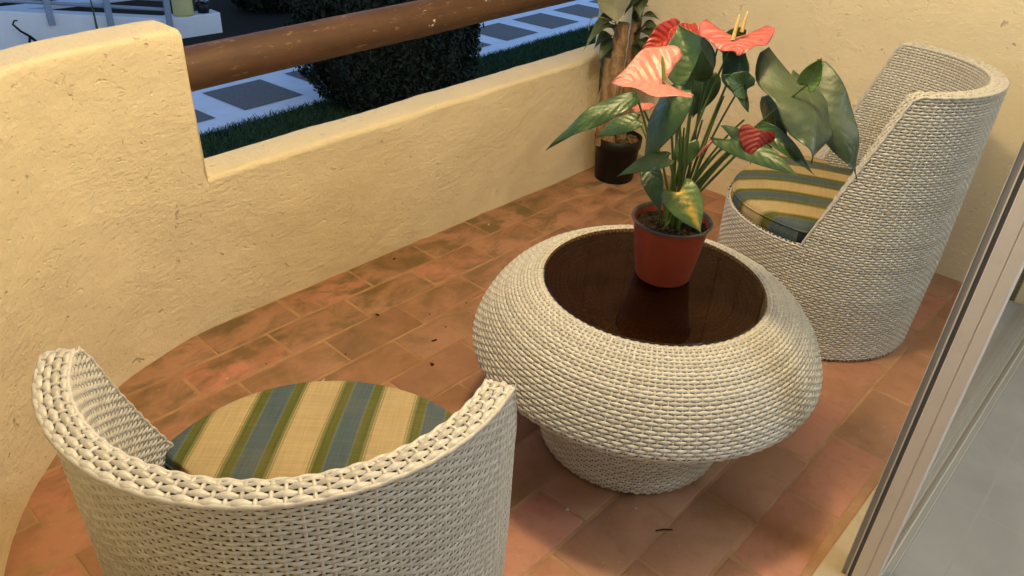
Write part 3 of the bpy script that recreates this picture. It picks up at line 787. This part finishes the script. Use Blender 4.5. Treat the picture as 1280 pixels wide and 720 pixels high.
def dracaena():
    pc = np.array([2.775, 1.828, .0])
    root = thing('cane_plant', 'cane plant with cut brown stumps and strap leaves in a black pot in the corner', 'potted plant', tuple(pc))
    W = lambda p: np.asarray(p) - pc
    mb = MB(); mb.lathe([(.001, .001), (.082, .001), (.086, .005), (.098, .155), (.104, .158), (.106, .20), (.102, .202), (.099, .196), (.096, .16)], 48)
    mb.build('pot', M['blackpot'], root, smooth=True)
    mb = MB(); r = np.linspace(.001, .098, 9); a = np.linspace(0, 2 * PI, 40, endpoint=False); G = np.zeros((9, 40, 3))
    for i in range(9): G[i, :, 0] = r[i] * np.cos(a); G[i, :, 1] = r[i] * np.sin(a); G[i, :, 2] = .180 + rng.normal(0, .005, 40) * (i > 0)
    mb.grid(G, closed_v=True, flip=True); mb.build('mulch', M['mulch'], root)
    def cane(px, dist, pytop, r, bend=0):
        B = at(px, 170, dist); T_ = at(px + bend, pytop, dist); B = np.array([T_[0], T_[1], .17]); n = 26; P = np.linspace(B, T_, n)
        R = r * (1 + .06 * np.sin(np.arange(n) * 2.1) + rng.normal(0, .015, n)); mb = MB(); mb.tube(W(P), R, 18); o = mb.build('cane', M['bark'], root, smooth=True); return T_
    cane(778, 3.27, 29, .030)
    cane(762, 3.27, 72, .021)
    Tt = cane(796, 3.36, 26, .022)
    # green shoots rising out of the cut canes
    def strap(B, T, width, mt='drac', bend=.3, nrm=(0, 0, 1), **kw):
        leaf('leaf', W(B), W(T), width, nrm, M[mt], root, lobe=0, base=.28, fold=.18, bend=bend, wave=.02, **kw)
    top = at(796, 2, 3.36)
    mb = MB(); mb.tube(W(np.linspace(Tt + np.array([0, 0, -.02]), top + np.array([0, 0, .25]), 14)), .022, 10); mb.build('shoot', M['stem'], root, smooth=True)
    C = at(772, 34, 3.24)
    for (bx, by, bd), (tx, ty, td), w, mt, bd_ in [
        ((772, 32, 3.30), (733, 52, 3.16), .055, 'drac', .40), ((766, 36, 3.30), (729, 64, 3.10), .060, 'drac', .30), ((764, 44, 3.30), (742, 62, 3.2), .05, 'drac', .25),
        ((764, 50, 3.30), (748, 80, 3.2), .05, 'drac', .2), ((762, 46, 3.34), (752, 96, 3.26), .055, 'drac', .15), ((766, 58, 3.36), (748, 118, 3.30), .045, 'drac', .12), ((768, 40, 3.36), (744, 40, 3.28), .05, 'drac', .3), ((800, 52, 3.36), (818, 92, 3.28), .05, 'drac', .15), ((796, 24, 3.34), (812, 8, 3.26), .06, 'drac', .2), ((798, 40, 3.34), (827, 42, 3.26), .06, 'drac', .30), ((796, 44, 3.34), (824, 58, 3.2), .06, 'drac', .25),
        ((796, 50, 3.34), (812, 74, 3.2), .06, 'drac', .2), ((794, 56, 3.34), (806, 92, 3.2), .055, 'drac', .15), ((798, 30, 3.36), (826, 26, 3.26), .05, 'drac', .25),
        ((800, 42, 3.36), (830, 40, 3.26), .035, 'drac_dry', .25)]:
        strap(at(bx, by, bd), at(tx, ty, td), w, mt, bd_, nrm=(-.4, -.3, .8))
    # big pale leaf on the left of the shoot and leaves growing up
    strap(at(768, -12, 3.26), at(772, 32, 3.14), .135, 'drac_dry', .08, nrm=(-.8, -.4, .35))
    for (tx, ty, td), w in [((760, -40, 3.2), .08), ((800, -60, 3.3), .09), ((830, -35, 3.25), .08), ((785, -70, 3.4), .08), ((815, -10, 3.2), .06), ((780, 20, 3.2), .07), ((800, 26, 3.24), .08)]:
        strap(at(797, -8, 3.36), at(tx, ty, td), w, 'drac', .2, nrm=(-.6, -.4, .6))
    mb = MB(); P = curve3(at(770, 30, 3.2), at(735, 8, 3.15), at(736, 38, 3.15)); mb.tube(W(P), .0018, 6); mb.build('tendril', M['drac_dry'], root, smooth=True)
    return root
dracaena()

# ------------------------------------------------------------------ sliding door
def door():
    X0 = 1.372
    root = thing('sliding_door', 'white framed sliding glass door leaf standing open at the right', 'sliding door', (X0, .127, 0))
    D = lambda mb: mb
    ox, oy = X0, .127
    def bx(mb, x0, x1, y0, y1, z0, z1): mb.box(x0 - ox, x1 - ox, y0 - oy, y1 - oy, z0, z1)
    mb = MB(); bx(mb, X0, X0 + .055, .1045, .1245, .010, 2.3); bx(mb, X0 + .0012, X0 + .055, .1245, .1265, .010, 2.3); bx(mb, X0 + .0002, X0 + .055, .1265, .1510, .010, 2.3)
    mb.build('stile', M['frame'], root, bevel=.0012)
    mb = MB(); bx(mb, X0 + .055, 2.95, .1115, .1165, .008, 2.3); mb.build('glass_pane', M['glass'], root)
    mb = MB(); bx(mb, X0 + .055, 2.95, .120, .148, .006, .012); mb.build('bottom_rail', M['alu'], root)
    o2 = thing('sliding_door', 'grey edged outer door leaf stacked behind the white one', 'sliding door', (X0, .163, 0))
    ox, oy = X0, .163
    mb = MB(); bx(mb, X0 + .004, X0 + .06, .1595, .1722, .010, 2.3); mb.build('stile', M['alu_dark'], o2, bevel=.001)
    mb = MB(); bx(mb, X0 + .000, X0 + .004, .1588, .1612, .010, 2.3); bx(mb, X0 + .001, X0 + .004, .1715, .1728, .010, 2.3); mb.build('edge_lip', M['frame'], o2)
    mb = MB(); bx(mb, X0 + .007, X0 + .05, .1512, .1586, .010, 2.3); mb.build('gasket', M['gasket'], o2)
    mb = MB(); bx(mb, X0 + .06, 2.95, .164, .169, .008, 2.3); mb.build('glass_pane', M['glass'], o2)
door()
mb = MB(); mb.box(-.6, 2.995, .112, .2155, -.02, .0065); tag(mb.build('door_sill', M['marble'], bevel=.003), kind='structure')
t_ = thing('door_track', 'two thin aluminium door tracks let into the floor under the glass door', 'door track', (1.2, .1, 0))
for y0, y1, h in ((.1020, .1055, .005), (.0885, .0905, .003)):
    mb = MB(); mb.box(-1.8, 1.795, y0 - .1, y1 - .1, -.01, h); mb.build('rail', M['alu'], t_)
mb = MB(); mb.box(-1.8, 1.795, -.0125, .0118, -.02, -.0005); mb.build('channel', M['alu_dark'], t_)

# ------------------------------------------------------------------ room behind the camera, ceiling
mb = MB(); mb.box(-1.6, 2.995, -3, .0872, -.05, 0); tag(mb.build('room_floor', M['floor_in']), kind='structure')
M['ceil'] = mat('white ceiling', (.75, .72, .66), .9, .2)
mb = MB(); mb.box(-1.6, 3.2, -3, 2.3, 2.5, 2.6); tag(mb.build('ceiling', M['ceil']), kind='structure')
mb = MB(); mb.box(-1.6, 3.2, -3.1, -3.0, 0, 2.5); tag(mb.build('room_wall', M['ceil']), kind='structure')
mb = MB(); mb.box(-1.7, -1.6, -3.1, .2, 0, 2.5); tag(mb.build('room_wall', M['ceil']), kind='structure')
mb = MB(); mb.box(3.0, 3.1, -3.0, .0, 0, 2.5); tag(mb.build('room_wall', M['ceil']), kind='structure')
# wooden shutter high on the side wall (mirrored by the glass table top)
sh = thing('wooden_shutter', 'dark brown plank shutter on the side wall mirrored in the glass table top', 'shutter', (2.98, 1.6, 1.05))
for k in range(14):
    mb = MB(); y = 1.085 - 1.6 + k * .12; mb.box(-.018 + .003 * (k % 2), .012, y, y + .1175, 0, 1.2); mb.build('plank', M['plank'], sh, bevel=.004)

# ------------------------------------------------------------------ outside
GZ = -1.0
def flat(name, pts, z, m): 
    mb = MB(); mb.poly([(x, y, z) for x, y in pts]); return tag(mb.build(name, m), kind='structure')
M['soil_g'] = mat('dark garden soil', (.030, .026, .020), .95, .1)
M['grassbase'] = mat('lawn soil', (.020, .035, .014), .95, .1)
M['path_white'] = mat('white painted paving', (.62, .63, .65), .8, .2)
t = NT(M['path_white']); _v = t.coord(); t.out(t.ramp(t.noise(_v, 5, 5, .65), [(.3, (.72, .73, .74)), (.7, (.82, .82, .83))]))
M['pebble'] = mat('grey pebble panel', (.14, .135, .125), .9, .2)
t = NT(M['pebble']); _v = t.coord(); t.out(t.ramp(t.noise(_v, 55, 3, .7), [(.3, (.12, .112, .105)), (.55, (.19, .178, .165)), (.75, (.28, .265, .245))]), None, t.bump(t.noise(_v, 50, 3), .8, .01))
flat('garden_ground', [(-60, 2.3), (80, 2.3), (80, 120), (-60, 120)], GZ - .012, M['soil_g'])
flat('lawn', [(-8, 3.2), (20, 3.2), (20, 7.2), (-8, 5.2)], GZ - .008, M['grassbase'])
pa = math.radians(4.6); ca, sa = math.cos(pa), math.sin(pa)
def pp(u, v): return (3.395 + u * ca - v * sa, 6.22 + u * sa + v * ca)
mb = MB(); mb.poly([(*pp(u, v), GZ - .004) for u, v in ((-9, -.27), (16, -.27), (16, 1.86), (-9, 1.86))]); tag(mb.build('path', M['path_white']), kind='structure')
mb = MB()
for r_ in range(2):
    for k in range(-8, 16):
        u0 = k * .945 + .47 * r_; v0 = r_ * .93
        mb.poly([(*pp(u, v), GZ) for u, v in ((u0, v0), (u0 + .65, v0), (u0 + .65, v0 + .66), (u0, v0 + .66))])
tag(mb.build('path_panels', M['pebble']), kind='structure')
# grass blades between the balcony and the path
M['grass'] = mat('grass', (.030, .065, .020), .7, .2)
t = NT(M['grass']); g_ = t.n('ShaderNodeNewGeometry'); t.out(t.ramp(g_.outputs['Random Per Island'], [(0, (.02, .05, .02)), (.6, (.04, .085, .032)), (1, (.07, .11, .042))]))
n = 60000; u = rng.uniform(-1.6, 6.5, n); v = rng.uniform(-1.5, -.27 + .02, n)
bx_, by_ = 3.395 + u * ca - v * sa, 6.22 + u * sa + v * ca
h = rng.uniform(.012, .042, n); a = rng.uniform(0, PI, n); w = rng.uniform(.003, .006, n); ln = rng.normal(0, .025, (n, 2))
V = np.zeros((n, 4, 3)); V[:, 0] = np.stack([bx_ - w * np.cos(a), by_ - w * np.sin(a), np.full(n, GZ - .008)], 1); V[:, 1] = np.stack([bx_ + w * np.cos(a), by_ + w * np.sin(a), np.full(n, GZ - .008)], 1)
V[:, 2] = np.stack([bx_ + w * .3 * np.cos(a) + ln[:, 0], by_ + w * .3 * np.sin(a) + ln[:, 1], GZ + h], 1); V[:, 3] = np.stack([bx_ - w * .3 * np.cos(a) + ln[:, 0], by_ - w * .3 * np.sin(a) + ln[:, 1], GZ + h], 1)
mb = MB(); mb.v.append(V.reshape(-1, 3)); mb.q.append(np.arange(4 * n).reshape(n, 4)); mb.mi.append(np.zeros(n, int)); mb.n = 4 * n
g = mb.build('grass', M['grass']); tag(g, 'short dark green lawn beside the paved path', 'grass', kind='stuff')

# dense bush
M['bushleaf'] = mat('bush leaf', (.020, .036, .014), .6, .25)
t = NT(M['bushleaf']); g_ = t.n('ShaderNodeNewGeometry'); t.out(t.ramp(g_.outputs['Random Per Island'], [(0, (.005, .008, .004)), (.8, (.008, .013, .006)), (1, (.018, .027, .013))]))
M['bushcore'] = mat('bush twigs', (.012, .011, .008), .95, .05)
def bush(name, label, c, rx, ry, h, nl, size, group=None, cat='bush'):
    root = thing(name, label, cat, (c[0], c[1], GZ))
    mb = MB()
    from mathutils import noise
    N = nl; ph = rng.uniform(0, 2 * PI, N); zz = rng.uniform(.0, 1, N)
    prof = np.sqrt(np.clip(1 - (2 * zz - .95) ** 4 * .9, .05, 1)) * (.86 + .14 * zz)
    lump = np.array([noise.noise(Vector((math.cos(p) * 2.2, math.sin(p) * 2.2, z * 4))) * .19 + noise.noise(Vector((math.cos(p) * 6, math.sin(p) * 6, z * 11))) * .10 for p, z in zip(ph, zz)])
    d = 1 + lump - np.abs(rng.normal(0, .09, N)) + (rng.random(N) < .04) * rng.uniform(0, .1, N)
    P = np.stack([rx * prof * d * np.cos(ph), ry * prof * d * np.sin(ph), zz * h], 1)
    nrm = np.stack([np.cos(ph) / rx, np.sin(ph) / ry, (zz - .5) * .8], 1); nrm /= np.linalg.norm(nrm, axis=1)[:, None]
    nrm += rng.normal(0, .55, (N, 3)); nrm /= np.linalg.norm(nrm, axis=1)[:, None]
    t1 = np.cross(nrm, rng.normal(0, 1, (N, 3))); t1 /= np.linalg.norm(t1, axis=1)[:, None]; t2 = np.cross(nrm, t1)
    s = size * rng.uniform(.6, 1.3, N)[:, None]
    V = np.stack([P - t1 * s, P - t2 * s * .42 + nrm * s * .1, P + t1 * s, P + t2 * s * .42 + nrm * s * .1], 1)
    mb.v.append(V.reshape(-1, 3)); mb.q.append(np.arange(4 * N).reshape(N, 4)); mb.mi.append(np.zeros(N, int)); mb.n = 4 * N
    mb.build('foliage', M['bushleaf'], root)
    mb = MB(); a = np.linspace(0, 2 * PI, 28, endpoint=False); z_ = np.linspace(0.02, .97, 14)
    G = np.stack([np.stack([rx * .8 * math.sqrt(max(.03, 1 - (2 * z - .95) ** 4 * .9)) * np.cos(a), ry * .8 * math.sqrt(max(.03, 1 - (2 * z - .95) ** 4 * .9)) * np.sin(a), np.full_like(a, z * h)], 1) for z in z_])
    mb.grid(G, closed_v=True); mb.build('branches', M['bushcore'], root, smooth=True)
    return root
bush('clipped_bush', 'big dense dark green bush on the lawn behind the brown beam', (4.62, 5.62), .98, .74, 1.75, 46000, .026)

# white ramp wall with a railing
def zramp(x): return -.785 + max(0, 4.05 - x) * .172
M['bluepaint'] = mat('blue grey railing paint', (.24, .29, .36), .5, .4)
def terrace():
    root = thing('terrace_wall', 'low white ramp wall with blue grey railing at the far side of the garden', 'wall', (4.0, 8.8, GZ))
    o = np.array([4.0, 8.8, GZ])
    xs = np.r_[np.linspace(-3, 4.05, 24), 4.65]
    G = np.zeros((len(xs), 4, 3))
    for k, (y, top) in enumerate(((8.8, False), (8.8, True), (9.02, True), (9.02, False))):
        G[:, k, 0] = xs; G[:, k, 1] = y; G[:, k, 2] = [zramp(x) if top else GZ - .1 for x in xs]
    mb = MB(); mb.grid(G - o); mb.poly(G[0] - o); mb.poly(G[-1][::-1] - o); mb.build('wall_body', M['white_wall'], root, bevel=.01)
    for x in (4.02, 3.385, 2.815, 2.2, 1.6):
        z = zramp(x)
        mb = MB(); mb.box(x - o[0] - .028, x - o[0] + .028, -.05, -.006, z - .11 - GZ, z + .62 - GZ); mb.build('post', M['bluepaint'], root)
    for dz in (.10, .205, .34, .48):
        mb = MB(); a, b = (4.05, zramp(4.05) + dz), (-2.5, zramp(-2.5) + dz)
        mb.tube(np.array([(x - o[0], .012, z - GZ) for x, z in (a, b)]), .019, 8); mb.build('railing_bar', M['bluepaint'], root)
    return root
terrace()
M['pale_step'] = mat('pale terrace steps', (.62, .63, .65), .8, .2)
stp = thing('terrace_steps', 'pale shallow steps behind the blue grey railing', 'steps', (3, 9.2, GZ))
for k in range(7):
    mb = MB(); x1 = 3.95 - .18 * k; y0 = .12 + .30 * k; z0 = zramp(3.2) + .02 + .055 * k - GZ
    mb.box(-6, x1 - 3, y0, y0 + .24, z0 - .035, z0); mb.build('tread', M['pale_step'], stp)
M['yellow'] = mat('pale yellow painted post', (.55, .47, .20), .7, .2)
mb = MB(); mb.lathe([(.001, 0), (.118, 0), (.112, .03), (.108, 1.4), (.001, 1.4)], 24); o = mb.build('round_column', M['yellow'], smooth=True); o.location = (4.27, 8.92, -.785)
tag(o, 'pale yellow round column standing on the end of the white terrace wall', 'column')
fp = thing('flower_pot', 'small black pot with white flowers on the end of the white terrace wall', 'flower pot', (4.50, 8.90, -.785))
mb = MB(); mb.lathe([(.001, 0), (.06, 0), (.085, .11), (.078, .11), (.07, .09), (.001, .09)], 20); mb.build('pot', M['blackpot'], fp, smooth=True)
mb = MB()
for k in range(26):
    a = rng.uniform(0, 2 * PI); r = rng.uniform(0, .065); z = .12 + rng.uniform(0, .04); p = np.array([r * math.cos(a), r * math.sin(a), z]); s = .016
    for q in range(4):
        b = q * PI / 2 + a; e = np.array([math.cos(b), math.sin(b), .3]) * s; f = np.array([-math.sin(b), math.cos(b), 0]) * s * .6
        mb.poly([p, p + e * .6 + f, p + e * 1.2, p + e * .6 - f])
M['white_petal'] = mat('white petals', (.75, .75, .76), .7, .2)
mb.build('flowers', M['white_petal'], fp)
mb = MB()
for k in range(40):
    a = rng.uniform(0, 2 * PI); e = np.array([math.cos(a), math.sin(a), rng.uniform(-.2, .7)]) * rng.uniform(.05, .1); f = np.array([-math.sin(a), math.cos(a), 0]) * .012; p = np.array([0, 0, .1])
    mb.poly([p, p + e * .5 + f, p + e, p + e * .5 - f])
mb.build('leaves', M['bushleaf'], fp)
# spiky plant and bare twig in front of the white wall
ag = thing('spiky_plant', 'thin dark spiky plant in front of the white terrace wall', 'plant', (3.17, 8.62, GZ))
for k, (dx, h_, ln_) in enumerate(((-.10, .24, -.05), (-.04, .16, -.03), (.02, .75, -.03), (.10, .26, .03), (.05, .20, .02))):
    mb = MB(); P = curve3((dx * .15, 0, .0), (dx * .5, -.02, h_ * .6), (dx + ln_, -.03, h_)); mb.tube(P, np.linspace(.016, .002, 18), 6); mb.build('leaf', M['drac'], ag, smooth=True)
tw = thing('bare_twig', 'crooked bare dark twig in front of the white terrace wall', 'twig', (2.50, 8.65, GZ))
M['twig'] = mat('dark twig bark', (.03, .022, .018), .9, .1)
mb = MB(); mb.tube([(0.16, 0, 0), (.12, 0, .18), (.05, .0, .27), (-.02, 0, .33), (-.07, 0, .40), (-.05, 0, .43), (-.02, 0, .43)], [.018, .016, .014, .012, .01, .008, .006], 6)
mb.build('stem', M['twig'], tw, smooth=True)
mb = MB(); mb.tube([(.05, 0, .27), (.03, 0, .20), (.05, 0, .14)], [.012, .012, .006], 6); mb.build('stem', M['twig'], tw, smooth=True)
# dark planting far behind
for i, (x, y, rx, h, lab) in enumerate(((5.9, 9.6, .9, 2.2, 'dark shrub right of the white terrace wall behind the beam'), (7.6, 10.6, 1.2, 2.8, 'wide dark shrub behind the clipped bush'), (4.4, 13.2, 1.4, 3.0, 'dark shrub beyond the yellow column'), (2.2, 15.0, 1.7, 3.0, 'dark shrub far beyond the terrace railing'))):
    bush('garden_shrub', lab, (x, y), rx, rx * .8, h, 5000, .075, cat='shrub')

# ------------------------------------------------------------------ small litter on the tiles
M['crumb'] = mat('dried leaf crumb', (.035, .018, .010), .9, .1)
M['chip'] = mat('plaster chip', (.45, .36, .24), .9, .1)
DB = {}
def floor_pt(px, py):
    d = (px - 640) / f_px * rt2 + (360 - py) / f_px * up2 + fw; k = -CAMH / d.z; return d.x * k, d.y * k
def crumb(px, py, s, kind, label, group, elong=1.0, rz=0.0):
    x, y = floor_pt(px, py)
    bm = bmesh.new(); bmesh.ops.create_icosphere(bm, subdivisions=2, radius=1)
    for v_ in bm.verts: v_.co = Vector((v_.co.x * s * elong * (1 + .3 * math.sin(v_.co.y * 5 + px)), v_.co.y * s * (1 + .3 * math.sin(v_.co.x * 4 + py)), v_.co.z * s * .45))
    me = bpy.data.meshes.new('crumb'); bm.to_mesh(me); bm.free(); me.materials.append(M['crumb'] if kind == 'dark' else M['chip'])
    o = bpy.data.objects.new('dried_crumb' if kind == 'dark' else 'plaster_chip', me); o.location = (x, y, s * .3); o.scale = (.72, .72, .72); o.rotation_euler = (0, 0, rz); link(o)
    return tag(o, label, 'debris', group)
for px, py, s, el in ((493, 324, .006, 1.6), (472, 394, .006, 1.8), (543, 426, .006, 2.2), (540, 456, .008, 1.3), (537, 393, .004, 1), (557, 409, .004, 1.2), (583, 379, .004, 1), (432, 443, .004, 1), (333, 455, .003, 1)):
    crumb(px, py, s, 'dark', 'tiny dark dried crumb lying on the terracotta tiles', 'dark crumbs on the tiles', el, rng.uniform(0, PI))
for px, py, s, el in ((597, 267, .006, 1.3), (611, 281, .006, 1.4), (284, 474, .005, 1.5), (404, 476, .005, 2.2), (709, 637, .006, 1.5), (795, 636, .005, 1)):
    crumb(px, py, s, 'chip', 'tiny white plaster chip lying on the terracotta tiles', 'white chips on the tiles', el, .4)
x, y = floor_pt(830, 664); o = bpy.data.objects.new('dry_twig', None)
mb = MB(); mb.tube([(-.02, 0, .003), (0, .002, .004), (.02, .001, .003)], [.0018, .002, .0015], 6); o = mb.build('dry_twig', M['crumb'], smooth=True); o.location = (x, y, 0); o.rotation_euler = (0, 0, -.75)
tag(o, 'short dark twig lying on the tiles in front of the table', 'debris')

# ------------------------------------------------------------------ light: dusk sky, warm balcony lamp, cool room lamp
w = bpy.data.worlds.new('World'); scene.world = w; w.use_nodes = True; nt = w.node_tree
sky = nt.nodes.new('ShaderNodeTexSky'); sky.sky_type = 'NISHITA'; sky.sun_disc = False
sky.sun_elevation = math.radians(62.0); sky.sun_rotation = math.radians(200); sky.ozone_density = 3.0; sky.air_density = 1.0; sky.dust_density = 0.0
bg = nt.nodes['Background']; bg.inputs['Strength'].default_value = .15
nt.links.new(sky.outputs[0], bg.inputs['Color'])
def lamp(name, loc, energy, color, radius):
    d = bpy.data.lights.new(name, 'POINT'); d.energy = energy; d.color = color; d.shadow_soft_size = radius
    o = bpy.data.objects.new(name, d); o.location = loc; link(o); return o
lamp('balcony_lamp_light', (1.16, .93, 2.22), 70, (1, .77, .40), .09)
lamp('room_lamp_light', (1.55, -1.35, 2.3), 44, (.78, .89, 1.0), .22)

scene.view_settings.view_transform = 'Standard'; scene.view_settings.look = 'None'
scene.view_settings.exposure = .5; scene.view_settings.gamma = 1
scene.render.film_transparent = False
scene.cycles.max_bounces = 8; scene.cycles.transparent_max_bounces = 12
scene.cycles.use_denoising = True
